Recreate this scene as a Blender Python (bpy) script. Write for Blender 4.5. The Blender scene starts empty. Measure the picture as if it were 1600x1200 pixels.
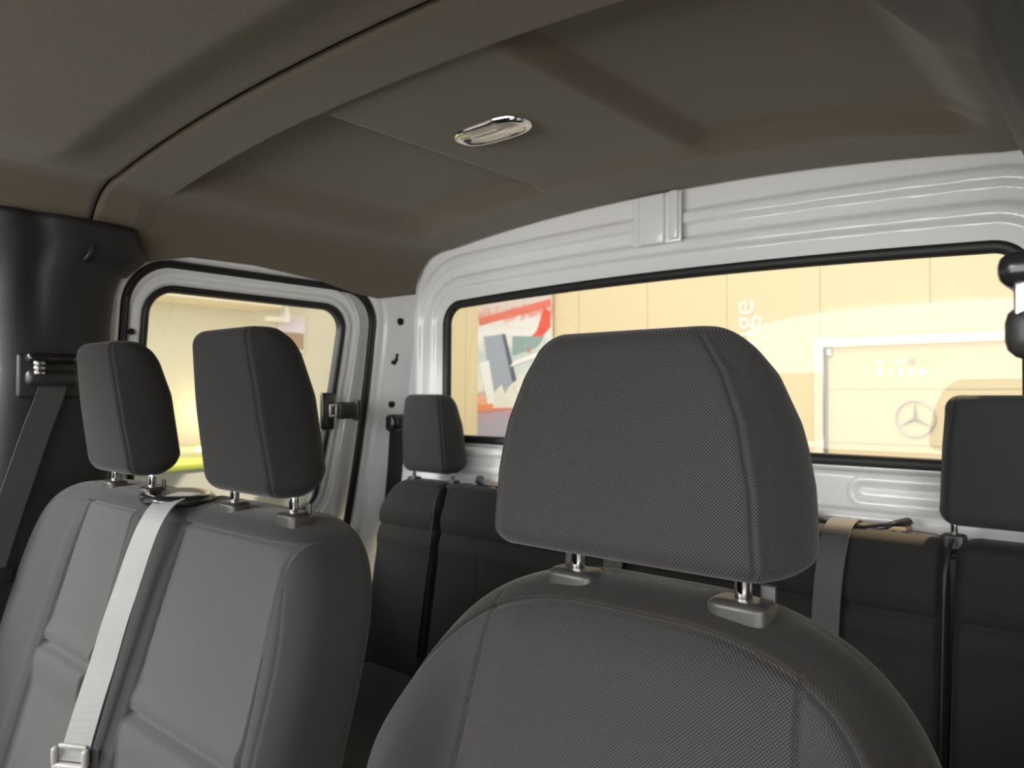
import bpy, bmesh, math, random
import numpy as np
from mathutils import Vector, Matrix
random.seed(4)
C = bpy.context.scene.collection
scn = bpy.context.scene
PI = math.pi

# ------------------------------------------------------------------ camera
YAW, PITCH, ROLL = math.radians(41.0), math.radians(1.1), math.radians(0.35)
fv = Vector((-math.sin(YAW)*math.cos(PITCH), math.cos(YAW)*math.cos(PITCH), math.sin(PITCH)))
r0 = Vector((math.cos(YAW), math.sin(YAW), 0)); u0 = r0.cross(fv)
rv = math.cos(ROLL)*r0 + math.sin(ROLL)*u0
uv = -math.sin(ROLL)*r0 + math.cos(ROLL)*u0
cam_d = bpy.data.cameras.new('camera'); cam = bpy.data.objects.new('camera', cam_d); C.objects.link(cam)
M3 = Matrix((rv, uv, -fv)).transposed()
cam.matrix_world = Matrix.Translation((.87, 0, 1.15)) @ M3.to_4x4()
cam_d.sensor_width = 36; cam_d.lens = 36*1190/1600
cam_d.clip_start = .02; cam_d.clip_end = 100
cam_d.dof.use_dof = True; cam_d.dof.focus_distance = .78; cam_d.dof.aperture_fstop = 9.5
scn.camera = cam

# ------------------------------------------------------------------ world, exposure, lamps
w = bpy.data.worlds.new('world'); scn.world = w; w.use_nodes = True
nt = w.node_tree; nt.nodes.clear()
out = nt.nodes.new('ShaderNodeOutputWorld'); bg = nt.nodes.new('ShaderNodeBackground')
tc = nt.nodes.new('ShaderNodeTexCoord'); sx = nt.nodes.new('ShaderNodeSeparateXYZ')
rp = nt.nodes.new('ShaderNodeValToRGB')
mp = nt.nodes.new('ShaderNodeMapRange'); mp.inputs[1].default_value = -1; mp.inputs[2].default_value = 1
nt.links.new(tc.outputs['Generated'], sx.inputs[0]); nt.links.new(sx.outputs['Y'], mp.inputs[0])
nt.links.new(mp.outputs[0], rp.inputs[0])
rp.color_ramp.elements[0].position = .15; rp.color_ramp.elements[0].color = (.52, .55, .58, 1)   # daylight through the glass front
rp.color_ramp.elements[1].position = .75; rp.color_ramp.elements[1].color = (.52, .45, .36, 1)   # warm hall light
nt.links.new(rp.outputs[0], bg.inputs[0]); bg.inputs[1].default_value = 1.0
nt.links.new(bg.outputs[0], out.inputs[0])
scn.view_settings.view_transform = 'Standard'; scn.view_settings.look = 'None'
scn.view_settings.gamma = 1; scn.view_settings.use_curve_mapping = False
scn.view_settings.exposure = 0.35
scn.cycles.max_bounces = 10; scn.cycles.diffuse_bounces = 5; scn.cycles.transparent_max_bounces = 16
scn.cycles.sample_clamp_indirect = 6

def area(name, loc, target, sx_, sy_, power, col):
    l = bpy.data.lights.new(name, 'AREA'); l.shape = 'RECTANGLE'; l.size = sx_; l.size_y = sy_
    l.energy = power; l.color = col
    o = bpy.data.objects.new(name, l); C.objects.link(o); o.location = loc
    o.rotation_euler = (Vector(target)-Vector(loc)).to_track_quat('-Z', 'Y').to_euler()
    return o
# ceiling lamps of the hall: behind the van, over the wall, left of the van
area('hall_lamp_rear', (.6, 4.6, 4.2), (.3, 3.6, 0), 3.0, 1.0, 60, (1, .86, .66))
area('hall_lamp_wall', (-2.5, 6.2, 4.4), (-2.5, 9, .8), 8.0, 1.0, 45, (1, .86, .66))
area('hall_lamp_side', (-4.4, 2.8, 4.2), (-6.5, 3.6, .8), 1.5, 4.0, 60, (1, .92, .74))
area('front_fill', (1.0, -3.4, 1.6), (0, 0.6, 1.2), 7.0, 3.0, 330, (1, .985, .96))  # added unseen area light ahead of the cab, brightens seats and rear wall
area('hall_lamp_front', (-2.0, -2.6, 2.7), (-.2, .5, .8), 3.0, 1.4, 300, (1, 1, .98))
sl = bpy.data.lights.new('hall_spot', 'SPOT'); sl.energy = 1500; sl.color = (1, .72, .40); sl.spot_size = math.radians(9.5); sl.shadow_soft_size = .12; sl.spot_blend = .4
slo = bpy.data.objects.new('hall_spot', sl); C.objects.link(slo); slo.location = (1.3, 3.7, 4.3)
slo.rotation_euler = (Vector((.44, 1.47, .95))-Vector((1.3, 3.7, 4.3))).to_track_quat('-Z', 'Y').to_euler()

# ------------------------------------------------------------------ materials
def mat(name, col, rough=.6, metal=0, coat=0, sheen=0, bump=0, bscale=400, spec=.5, var=0, vscale=300, emit=None):
    m = bpy.data.materials.new(name); m.use_nodes = True
    n = m.node_tree; b = n.nodes['Principled BSDF']
    b.inputs['Base Color'].default_value = (*col, 1); b.inputs['Roughness'].default_value = rough
    b.inputs['Metallic'].default_value = metal; b.inputs['Coat Weight'].default_value = coat
    b.inputs['Coat Roughness'].default_value = .06
    b.inputs['Sheen Weight'].default_value = sheen; b.inputs['Sheen Roughness'].default_value = .5
    b.inputs['Specular IOR Level'].default_value = spec
    t = n.nodes.new('ShaderNodeTexCoord')
    if bump or var:
        ns = n.nodes.new('ShaderNodeTexNoise'); ns.inputs['Scale'].default_value = bscale; ns.inputs['Detail'].default_value = 3
        n.links.new(t.outputs['Object'], ns.inputs['Vector'])
        if bump:
            bp = n.nodes.new('ShaderNodeBump'); bp.inputs['Strength'].default_value = bump; bp.inputs['Distance'].default_value = .001
            n.links.new(ns.outputs['Fac'], bp.inputs['Height']); n.links.new(bp.outputs[0], b.inputs['Normal'])
        if var:
            mx = n.nodes.new('ShaderNodeMix'); mx.data_type = 'RGBA'
            mx.inputs[6].default_value = (*[c*(1-var) for c in col], 1); mx.inputs[7].default_value = (*[min(1, c*(1+var)) for c in col], 1)
            n.links.new(ns.outputs['Fac'], mx.inputs[0]); n.links.new(mx.outputs[2], b.inputs['Base Color'])
    if emit:
        b.inputs['Emission Color'].default_value = (*emit[0], 1); b.inputs['Emission Strength'].default_value = emit[1]
    return m

def weave(name, dark, light, pitch, bump=.6, rough=.8, sheen=.12):
    """basket weave laid along the cloth (arc-length coordinates in metres)"""
    m = bpy.data.materials.new(name); m.use_nodes = True; n = m.node_tree; L = n.links
    b = n.nodes['Principled BSDF']; b.inputs['Roughness'].default_value = rough
    b.inputs['Sheen Weight'].default_value = sheen; b.inputs['Sheen Roughness'].default_value = .4
    b.inputs['Specular IOR Level'].default_value = .25
    def N(op, a, c=None, c3=None):
        q = n.nodes.new('ShaderNodeMath'); q.operation = op
        for i, v in enumerate((a, c, c3)):
            if v is None: continue
            if isinstance(v, (int, float)): q.inputs[i].default_value = v
            else: L.new(v, q.inputs[i])
        return q.outputs[0]
    t = n.nodes.new('ShaderNodeUVMap'); t.uv_map = 'cloth'; s = n.nodes.new('ShaderNodeSeparateXYZ'); L.new(t.outputs[0], s.inputs[0])
    U, V = s.outputs[0], s.outputs[1]
    k = 2*PI/pitch
    f = N('MULTIPLY', N('SINE', N('MULTIPLY', U, k)), N('SINE', N('MULTIPLY', V, k)))
    rib = N('SINE', N('MULTIPLY', N('SUBTRACT', U, V), k))
    f = N('ADD', f, N('MULTIPLY', rib, .25))
    f = N('ADD', N('MULTIPLY', f, .5), .5)
    f = N('POWER', N('MAXIMUM', f, 0.0), 1.5)
    f = N('MINIMUM', N('MAXIMUM', f, 0.0), 1.0)
    h = f
    mx = n.nodes.new('ShaderNodeMix'); mx.data_type = 'RGBA'
    mx.inputs[6].default_value = (*dark, 1); mx.inputs[7].default_value = (*light, 1)
    L.new(f, mx.inputs[0]); L.new(mx.outputs[2], b.inputs['Base Color'])
    bp = n.nodes.new('ShaderNodeBump'); bp.inputs['Strength'].default_value = bump; bp.inputs['Distance'].default_value = .0006
    L.new(h, bp.inputs['Height']); L.new(bp.outputs[0], b.inputs['Normal'])
    return m

M = {}
M['weave'] = weave('coarse_black_weave', (.006, .0058, .006), (.068, .064, .064), .0030)
M['weave_side'] = weave('fine_black_weave', (.012, .0125, .013), (.055, .057, .058), .0026, bump=.4)
M['roll'] = weave('brown_black_weave', (.010, .009, .0085), (.032, .029, .026), .0026, bump=.3)
M['knit'] = weave('bench_insert_knit', (.040, .040, .0405), (.085, .084, .085), .0026, bump=.3)
M['knit_dark'] = weave('bench_side_knit', (.022, .0225, .023), (.050, .051, .053), .0026, bump=.3)
M['hr_knit'] = weave('headrest_knit', (.011, .011, .011), (.028, .027, .027), .0026, bump=.3)
M['rear_knit'] = weave('rear_headrest_knit', (.018, .020, .021), (.050, .053, .055), .0026, bump=.3)
M['window_lit_trim'] = mat('window_lit_grey_trim', (.10, .105, .105), .55, bump=.3, bscale=700)  # trim plastic with window light mixed into its grey
M['mid_trim'] = mat('mid_grey_trim', (.040, .038, .038), .55, bump=.3, bscale=700)
M['plate'] = mat('tan_plate_plastic', (.36, .27, .17), .45)
M['chrome'] = mat('chrome', (.86, .86, .86), .07, 1)
M['steel'] = mat('satin_steel', (.62, .62, .62), .28, 1)
M['black_plastic'] = mat('black_plastic', (.022, .022, .022), .42, bump=.15, bscale=900)
M['gloss_black'] = mat('gloss_black_plastic', (.012, .012, .013), .18)
M['guide_plastic'] = mat('guide_plastic', (.035, .033, .031), .38, bump=.1, bscale=900)
M['rubber'] = mat('black_rubber', (.010, .010, .011), .5)
M['trim'] = mat('grey_trim_plastic', (.013, .013, .014), .55, bump=.3, bscale=700)
M['headliner'] = mat('grey_felt', (.148, .121, .088), .95, bump=.6, bscale=900, var=.10, sheen=.2)
M['white_paint'] = mat('white_body_paint', (.84, .845, .85), .28, coat=.7)
M['belt'] = mat('belt_webbing', (.042, .044, .045), .5, bump=.4, bscale=1200, sheen=.3)
M['belt_grey'] = mat('grey_belt_webbing', (.20, .20, .197), .5, bump=.3, bscale=1200, sheen=.3)
M['grey_plastic'] = mat('grey_tongue_plastic', (.30, .29, .28), .4)
M['hole'] = mat('hole_black', (.004, .004, .004), .9)
M['cab_floor'] = mat('cab_floor_rubber', (.012, .012, .012), .7, bump=.3, bscale=200)
M['hall_floor'] = mat('hall_floor_tile', (.42, .40, .36), .3)
M['lens'] = mat('lamp_lens', (.95, .90, .78), .22, metal=.55, coat=1)

# ------------------------------------------------------------------ tag helpers
def tag(o, label=None, cat=None, group=None, kind=None):
    if label: o['label'] = label
    if cat: o['category'] = cat
    if group: o['group'] = group
    if kind: o['kind'] = kind
    return o
def empty(name, loc=(0, 0, 0), label=None, cat=None, group=None, kind=None):
    o = bpy.data.objects.new(name, None); C.objects.link(o); o.location = loc
    o.empty_display_size = .05
    return tag(o, label, cat, group, kind)
def children(o): return [c for c in bpy.data.objects if c.parent is o]
def copy_tree(o, parent=None):
    kids = children(o)
    c = o.copy(); C.objects.link(c)
    if parent is not None: c.parent = parent
    for k in kids: copy_tree(k, c)
    return c

def mesh(name, V, F, m, parent=None, smooth=True, midx=None):
    """V in the parent's local space (world when there is no parent)"""
    me = bpy.data.meshes.new(name); me.from_pydata([tuple(map(float, v)) for v in V], [], [tuple(map(int, f)) for f in F])
    for mm in (m if isinstance(m, (list, tuple)) else [m]): me.materials.append(mm)
    if midx is not None: me.polygons.foreach_set('material_index', list(map(int, midx)))
    bm = bmesh.new(); bm.from_mesh(me)
    bmesh.ops.recalc_face_normals(bm, faces=bm.faces); bm.to_mesh(me); bm.free()
    me.polygons.foreach_set('use_smooth', [smooth]*len(me.polygons)); me.update()
    o = bpy.data.objects.new(name, me); C.objects.link(o)
    if parent: o.parent = parent
    return o
def bmobj(name, bm, m, parent=None, smooth=True):
    bmesh.ops.recalc_face_normals(bm, faces=bm.faces)
    me = bpy.data.meshes.new(name); bm.to_mesh(me); bm.free()
    for mm in (m if isinstance(m, (list, tuple)) else [m]): me.materials.append(mm)
    me.polygons.foreach_set('use_smooth', [smooth]*len(me.polygons))
    o = bpy.data.objects.new(name, me); C.objects.link(o)
    if parent: o.parent = parent
    return o
def add_box(bm, c, s, bev=0, rot=None, seg=3):
    r = bmesh.ops.create_cube(bm, size=1); vs = r['verts']
    for v in vs: v.co = Vector((v.co.x*s[0], v.co.y*s[1], v.co.z*s[2]))
    if bev:
        es = list({e for v in vs for e in v.link_edges})
        rr = bmesh.ops.bevel(bm, geom=es, offset=bev, segments=seg, affect='EDGES', profile=.5)
        vs = list({v for f in rr['faces'] for v in f.verts} | {v for v in vs if v.is_valid})
    if rot is not None:
        for v in vs: v.co = rot @ v.co
    for v in vs: v.co += Vector(c)
    return vs
def add_tube(bm, pts, r, n=12, closed=False, sx_=1.0, up=(0, 0, 1)):
    pts = [Vector(p) for p in pts]; rings = []
    N = len(pts)
    for i, p in enumerate(pts):
        a = pts[(i-1) % N] if (i > 0 or closed) else p
        b = pts[(i+1) % N] if (i < N-1 or closed) else p
        d = (b-a).normalized(); U = Vector(up)
        if abs(d.dot(U)) > .98: U = Vector((1, 0, 0))
        s = d.cross(U).normalized(); t = s.cross(d).normalized()
        rr = r[i] if isinstance(r, (list, tuple)) else r
        rings.append([bm.verts.new(p + s*math.cos(2*PI*k/n)*rr*sx_ + t*math.sin(2*PI*k/n)*rr) for k in range(n)])
    for i in range(N if closed else N-1):
        A, B = rings[i], rings[(i+1) % N]
        for k in range(n): bm.faces.new((A[k], A[(k+1) % n], B[(k+1) % n], B[k]))
    if not closed:
        bm.faces.new(rings[0][::-1]); bm.faces.new(rings[-1])
def tube(name, pts, r, m, parent=None, n=12, closed=False, sx_=1.0, up=(0, 0, 1)):
    bm = bmesh.new(); add_tube(bm, pts, r, n, closed, sx_, up); return bmobj(name, bm, m, parent)
def box(name, c, s, m, parent=None, bev=0, rot=None, smooth=False):
    bm = bmesh.new(); add_box(bm, c, s, bev, rot); return bmobj(name, bm, m, parent, smooth=bool(bev) or smooth)
def smooth_pts(P, k=5):
    P = [Vector(p) for p in P]; out = []
    for i in range(len(P)-1):
        a, b, c, d = P[max(i-1, 0)], P[i], P[i+1], P[min(i+2, len(P)-1)]
        for j in range(k):
            t = j/k; out.append(.5*((2*b)+(c-a)*t+(2*a-5*b+4*c-d)*t*t+(3*b-a-3*c+d)*t**3))
    return out+[P[-1]]
def strap(name, pts, wvecs, th, m, parent=None, wd=.047):
    """ribbon with thickness: centre points and unit width vectors"""
    pts = smooth_pts(pts); wvecs = smooth_pts(wvecs)
    V, F = [], []; n = len(pts)
    for i in range(n):
        p = Vector(pts[i]); wv = Vector(wvecs[i]).normalized()
        t = (Vector(pts[min(i+1, n-1)])-Vector(pts[max(i-1, 0)])).normalized()
        nn = t.cross(wv).normalized()*th/2
        for q in (p-wv*wd/2-nn, p+wv*wd/2-nn, p+wv*wd/2+nn, p-wv*wd/2+nn): V.append(q)
    for i in range(n-1):
        for k in range(4): F.append((4*i+k, 4*i+(k+1) % 4, 4*i+4+(k+1) % 4, 4*i+4+k))
    F += [(3, 2, 1, 0), (4*n-4, 4*n-3, 4*n-2, 4*n-1)]
    return mesh(name, V, F, m, parent, smooth=False)
def set_uv(o, UV):
    me = o.data; l = me.uv_layers.new(name='cloth'); vi = np.zeros(len(me.loops), int); me.loops.foreach_get('vertex_index', vi)
    l.data.foreach_set('uv', np.asarray(UV, float)[vi].reshape(-1))
def arc_uv(G):
    dU = np.sqrt(((G[:, 1:]-G[:, :-1])**2).sum(-1)); U = np.concatenate([np.zeros((G.shape[0], 1)), np.cumsum(dU, 1)], 1)
    U = U-U[:, G.shape[1]//2][:, None]
    c = G.shape[1]//2; dV = np.sqrt(((G[1:, c]-G[:-1, c])**2).sum(-1)); v = np.concatenate([[0], np.cumsum(dV)])
    return np.stack([U, np.repeat(v[:, None], G.shape[1], 1)], -1).reshape(-1, 2)
def sstep(a, b, x):
    t = np.clip((x-a)/(b-a), 0, 1); return t*t*(3-2*t)
def grid_faces(nu, nv, off=0, wrap=False):
    F = []
    for j in range(nv-1):
        for i in range(nu if wrap else nu-1):
            i2 = (i+1) % nu
            F.append((off+j*nu+i, off+j*nu+i2, off+(j+1)*nu+i2, off+(j+1)*nu+i))
    return F
def thick(o, t, offset=1):
    md = o.modifiers.new('thickness', 'SOLIDIFY'); md.thickness = t; md.offset = offset; return o

# ------------------------------------------------------------------ seat cushion shape
def cushion(name, parent, xl, xr, z0, z1, ymid, dF, dB, r, mats, front=None, region=None, nx=120, nz=120, p=2.3, origin=(0, 0, 0), slab=0, back_slab=None):
    """inflated back rest: outline xl(z)..xr(z), lean given by ymid(z); front(x,z,dist) adds forward relief"""
    tz = np.linspace(0, 1, nz); z = z0 + (z1-z0)*(1-(1-tz)**1.8)
    a = np.linspace(-1, 1, nx); a = .55*a + .45*np.sin(PI/2*a)
    XL, XR = xl(z), xr(z)
    X = (XL+XR)[:, None]/2 + (XR-XL)[:, None]/2*a[None, :]; Z = np.repeat(z[:, None], nx, 1)
    zo = z0 + (z1-z0)*(1-(1-np.linspace(0, 1, 900))**2.4)
    pl = np.concatenate([np.stack([xl(zo), zo], 1), np.stack([xr(zo), zo], 1),
                         np.stack([np.linspace(xl(np.array([z1]))[0], xr(np.array([z1]))[0], 700), np.full(700, z1)], 1)])
    D = np.empty_like(X)
    for j in range(nz):
        D[j] = np.sqrt(((X[j][:, None]-pl[None, :, 0])**2 + (Z[j][:, None]-pl[None, :, 1])**2)).min(1)
    D[:, 0] = 0; D[:, -1] = 0; D[-1, :] = 0
    s = np.clip(D/r, 0, 1); roll = (1-(1-s)**p)**(1/p)
    ym = ymid(Z)
    rel = front(X, Z, D)*np.clip(s*1.5, 0, 1) if front else 0
    YF = ym - dF*roll - rel
    YB = ym + slab + dB*roll
    O = np.array(origin)
    Vf = np.stack([X, YF, Z], -1).reshape(-1, 3)-O; Vb = np.stack([X, YB, Z], -1).reshape(-1, 3)-O
    V = np.concatenate([Vf, Vb]); n = nx*nz
    F = grid_faces(nx, nz) + [f[::-1] for f in grid_faces(nx, nz, n)]
    for j in range(nz-1):
        F.append((j*nx, (j+1)*nx, n+(j+1)*nx, n+j*nx)); F.append((j*nx+nx-1, n+j*nx+nx-1, n+(j+1)*nx+nx-1, (j+1)*nx+nx-1))
    for i in range(nx-1): F.append((i, n+i, n+i+1, i+1)); F.append(((nz-1)*nx+i, (nz-1)*nx+i+1, n+(nz-1)*nx+i+1, n+(nz-1)*nx+i))
    mi = np.zeros(len(F), int)
    if region:
        R = region(X, Z, D)
        k = 0
        for j in range(nz-1):
            for i in range(nx-1): mi[k] = R[j, i]; k += 1
        mi[k:] = len(mats)-1
    o = mesh(name, V, F, mats, parent, midx=mi)
    set_uv(o, np.concatenate([arc_uv(Vf.reshape(nz, nx, 3)), arc_uv(Vb.reshape(nz, nx, 3))])); return o

def headrest(parent, cx, name, zb, zt, hw, yf, yb, mats, post_dx, post_y, guide_z, post_r=.0062, rf=.009, rb=.030, seam=.0022, xoff=0, flare=.012):
    """ring loft: hw(t), yf(t), yb(t) for t = 0 bottom .. 1 top"""
    nz, n1, n2, n3, n4 = 50, 10, 6, 8, 8
    hr = bpy.data.objects.new(name, None); C.objects.link(hr); hr.parent = parent; hr.location = (cx, post_y, zb); hr.empty_display_size = .03
    V = []; mi = []; UV = []
    ts = .5-.5*np.cos(PI*np.linspace(0, 1, nz))
    H = zt-zb; ec = .024/H
    for t in ts:
        e = min(t, 1-t); q = min(1, e/ec); shrink = (1-(1-q)**2.2)**(1/2.2)   # rounded top and bottom rim
        ins = .022*(1-shrink)
        W = hw(t)-ins; a, b = yf(t)+ins*.9, yb(t)-ins*.9
        r1, r2 = min(rf, W*.5, (b-a)*.45), min(rb, W*.5, (b-a)*.5)
        # quarter outline from front centre to back centre, mirrored
        P = []
        WF = W-min(flare, W*.25)*shrink; ys_ = a+r1+(b-a-r1)*.55
        for k in range(n1+1): P.append(((WF-r1)*k/n1, a, 0))
        for k in range(1, n2+1): th = PI/2*.8*k/n2; P.append((WF-r1+r1*math.sin(th), a+r1-r1*math.cos(th), 1))
        x1, y1 = P[-1][0], P[-1][1]
        for k in range(1, n3+1): f = k/n3; P.append((x1+(W-x1)*math.sin(f*PI/2), y1+(b-r2-y1)*f, 2))
        for k in range(1, n2+1): th = PI/2*k/n2; P.append((W-r2+r2*math.cos(th), b-r2+r2*math.sin(th), 2))
        for k in range(1, n4): P.append(((W-r2)*(1-k/n4), b, 2))
        fin = []
        for i_, (x, y, z_) in enumerate(P):
            y2 = y
            if i_ <= n1: y2 -= .005*(1-(x/max(W, 1e-4))**2)*shrink
            g = seam*math.exp(-((i_-(n1+2.0))/.8)**2)*shrink
            fin.append((x-g*.7, y2+g))
        full = fin + [(-x, y) for x, y in fin[::-1][:-1]] 
        acc = 0; px = None; us = []
        for (x, y) in fin:
            if px is not None: acc += math.hypot(x-px[0], y-px[1])
            us.append(acc); px = (x, y)
        uss = us + [-u for u in us[::-1][:-1]]
        for (x, y), u in zip(full, uss): V.append((x+xoff, y-post_y, t*H)); UV.append((u, t*H))
    n = len(full)
    F = grid_faces(n, nz, wrap=True)
    F += [tuple(range(n))[::-1], tuple(range((nz-1)*n, nz*n))]
    for f in F[:-2]:
        k = f[0] % n; mi.append(0 if (k < n1+2 or k > n-n1-3) else 1)
    mi += [1, 1]
    set_uv(mesh('cushion', V, F, mats, hr, midx=mi), UV)
    for s_ in (-1, 1):
        tube('headrest_post', [(s_*post_dx, 0, guide_z-zb-.05), (s_*post_dx, 0, -.001), (s_*post_dx, 0, .03)], post_r, M['chrome'], hr, n=24)
    return hr
def guide(parent, x, y, z, sx_=.052, sy_=.040, h=.017, clip=True, lean=0, clipside=1):
    bm = bmesh.new(); prev = None; n = 40
    for sc, zz in ((1, -.014), (1, h*.55), (.985, h*.72), (.92, h*.82), (.82, h*.94), (.62, h), (.3, h)):
        ring = []
        for k in range(n):
            t = 2*PI*k/n; c_, s2 = math.cos(t), math.sin(t)
            ring.append(bm.verts.new((math.copysign(abs(c_)**.55, c_)*sx_/2*sc, math.copysign(abs(s2)**.55, s2)*sy_/2*sc, zz)))
        if prev:
            for k in range(n): bm.faces.new((prev[k], prev[(k+1) % n], ring[(k+1) % n], ring[k]))
        prev = ring
    bm.faces.new(prev)
    o = bmobj('post_guide', bm, M['guide_plastic'], parent); o.location = (x, y, z)
    bm = bmesh.new(); add_tube(bm, [(0, 0, h-.0035), (0, 0, h-.0022)], .0085, 20)
    bmobj('collar_ring', bm, M['hole'], o)
    if clip:
        bm = bmesh.new(); add_box(bm, (clipside*sx_*.30, .013, h+.001), (sx_*.24, .0035, .020), bev=.0012)
        bmobj('release_clip', bm, M['guide_plastic'], o)
    return o

# ================================================================== DRIVER SEAT
SX = .514
drv = empty('driver_seat', (SX, .50, 0), 'large black woven driver seat in the foreground with wide tapered headrest', 'car seat')
O = (SX, .50, 0)
ym = lambda z: .603 + .26*(np.asarray(z)-.95)
def hwd(z):
    q = np.clip((np.asarray(z)-.80)/.188, 0, 1); return np.maximum(.252*(1-q**2.2)**(1/2.9), .03) + .0*z
def dfront(X, Z, D):
    dx = np.abs(X-SX)
    sx_ = .150 + .02*np.clip((.95-Z)/.3, 0, 1)
    bol = sstep(sx_-.002, sx_+.05, dx)*sstep(.965, .80, Z)*.055
    puff = .010*sstep(sx_, sx_-.05, dx)*sstep(.968, .93, Z)
    g = -.0055*np.exp(-((dx-sx_)/.0018)**2)*(Z < .966)
    g += -.0065*np.exp(-((D-.021)/.0020)**2)*(Z > .62)
    ridge = .0025*np.exp(-((D-.0155)/.003)**2)
    hs = -.004*np.exp(-((Z-.62)/.003)**2)*(dx < sx_)
    return bol+puff+g+ridge+hs
def dreg(X, Z, D):
    dx = np.abs(X-SX); sx_ = .150 + .02*np.clip((.95-Z)/.3, 0, 1)
    R = np.where(dx < sx_, 0, 1); R = np.where(D < .021, 2, R); return R
cushion('backrest', drv, lambda z: SX-hwd(z), lambda z: SX+hwd(z), .34, .987, ym, .052, .055, .045,
        [M['weave'], M['weave_side'], M['roll']], dfront, dreg, nx=250, nz=250, origin=O)
hd = headrest(drv, .007, 'headrest', 1.008, 1.212,
         lambda t: float(np.interp(t, [0, .06, .35, .6, .8, .92, 1], [.150, .156, .152, .142, .126, .110, .098])),
         lambda t: float(np.interp(t, [0, .5, 1], [.052, .055, .066])),
         lambda t: float(np.interp(t, [0, .15, .5, .8, 1], [.135, .150, .152, .140, .118])),
         [M['weave'], M['weave']], .083, .095, .975, post_r=.0072, xoff=-.021, flare=.019, seam=.003)
for sxx in (-1, 1): guide(drv, .007+sxx*.083, .093, .974, .054, .037, .0150, clipside=sxx*1 if sxx > 0 else -1)
def seat_base(parent, x0, x1, y0, y1):
    o = box('seat_cushion', ((x0+x1)/2, (y0+y1)/2, .36), (x1-x0, y1-y0, .15), M['weave_side'], parent, bev=.045)
    b = box('seat_pedestal', ((x0+x1)/2, (y0+y1)/2+.04, .145), (x1-x0-.08, y1-y0-.12, .285), M['black_plastic'], parent, bev=.02)
seat_base(drv, -.24, .24, -.48, .02)

# ================================================================== DOUBLE PASSENGER SEAT
ben = empty('double_passenger_seat', (-.30, .48, 0), 'charcoal two-place front passenger bench with two narrow upright headrests', 'car seat')
OB = (-.30, .48, 0)
ymb = lambda z: .562 + .28*(np.asarray(z)-.96)
def side(xc, w_, zc, h_, ex):
    def f(z):
        q = np.clip((np.asarray(z)-zc)/h_, 0, 1); return xc + w_*(1-q**ex)**(1/ex)
    return f
TOPB = .992
def bench_section(xl, xr, i0, i1, zh, mid):
    def fr(X, Z, D):
        g = np.zeros_like(X)
        for xs, slope in ((i0, -1), (i1, 1)):
            xx = xs + slope*.012*np.clip((.9-Z)/.2, -.3, 1)
            g -= .0065*np.exp(-((X-xx)/.0026)**2)*(Z < .972)
            g += .008*np.exp(-((X-xx-slope*.026)/.022)**2)*sstep(.97, .90, Z)
        ins = (X > i0-.01) & (X < i1+.01)
        g -= .010*np.exp(-((Z-zh)/.0032)**2)*ins
        g += .010*sstep(zh-.001, zh-.010, Z)*sstep(zh-.07, zh-.02, Z)*ins
        g += .005*np.exp(-((Z-zh-.02)/.012)**2)*ins
        g += .012*sstep(zh, zh-.01, Z)*ins*0
        g -= .0065*np.exp(-((Z-.970)/.0024)**2)*ins
        g += .002*np.exp(-((Z-.976)/.004)**2)*ins
        g -= .003*np.exp(-((D-.024)/.0022)**2)*(~ins)
        return g
    def rg(X, Z, D):
        return np.where((X > i0) & (X < i1) & (Z < .970), 0, 1)
    return cushion('backrest', ben, xl, xr, .34, TOPB, ymb, .048, .030, .036, [M['knit'], M['knit_dark'], M['knit_dark']], fr, rg, nx=200, nz=220, origin=OB, slab=.045)
bench_section(side(-.62, -.178, .78, .212, 2.9), side(-.34, .030, .93, .064, 2.6), -.545, -.362, .742, 0)
bench_section(side(-.27, -.034, .93, .064, 2.6), side(-.04, .168, .78, .212, 2.9), -.195, .068, .722, 1)
for cx in (-.478, -.066):
    headrest(ben, cx+.30, 'headrest', 1.020, 1.240,
             lambda t: float(np.interp(t, [0, .1, .6, 1], [.096, .100, .094, .084])),
             lambda t: float(np.interp(t, [0, .5, 1], [.045, .026, .012])),
             lambda t: float(np.interp(t, [0, .15, .6, .85, 1], [.112, .128, .114, .096, .076])),
             [M['hr_knit'], M['hr_knit']], .074, .082, .99)
    for sxx in (-1, 1): guide(ben, cx+.30+sxx*.074, .082, .988, .046, .036, .014, clip=(sxx > 0))
seat_base(ben, -.50, .44, -.46, .02)
# plastic belt outlet between the two backs
def oval(cx, cy, cz, a, b, rot, n=48, dz=0):
    P = []
    for k in range(n):
        t = 2*PI*k/n; x = math.copysign(abs(math.cos(t))**.8, math.cos(t))*a; y = math.copysign(abs(math.sin(t))**.8, math.sin(t))*b
        P.append((cx+x*math.cos(rot)-y*math.sin(rot), cy+x*math.sin(rot)+y*math.cos(rot), cz+dz*math.cos(t)))
    return P
bo = tube('belt_outlet', oval(-.015, .082, .992, .095, .044, -.35, dz=.004), .0085, M['gloss_black'], ben, n=12, closed=True, sx_=1.3)
tag(bo, 'glossy black plastic belt outlet ring')
bm = bmesh.new(); vv = [bm.verts.new((x, y, z)) for x, y, z in oval(.005, .082, .994, .072, .030, -.35)]; bm.faces.new(vv)
lid = bmobj('outlet_lid', bm, M['black_plastic'], bo, smooth=False); thick(lid, .006)

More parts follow.
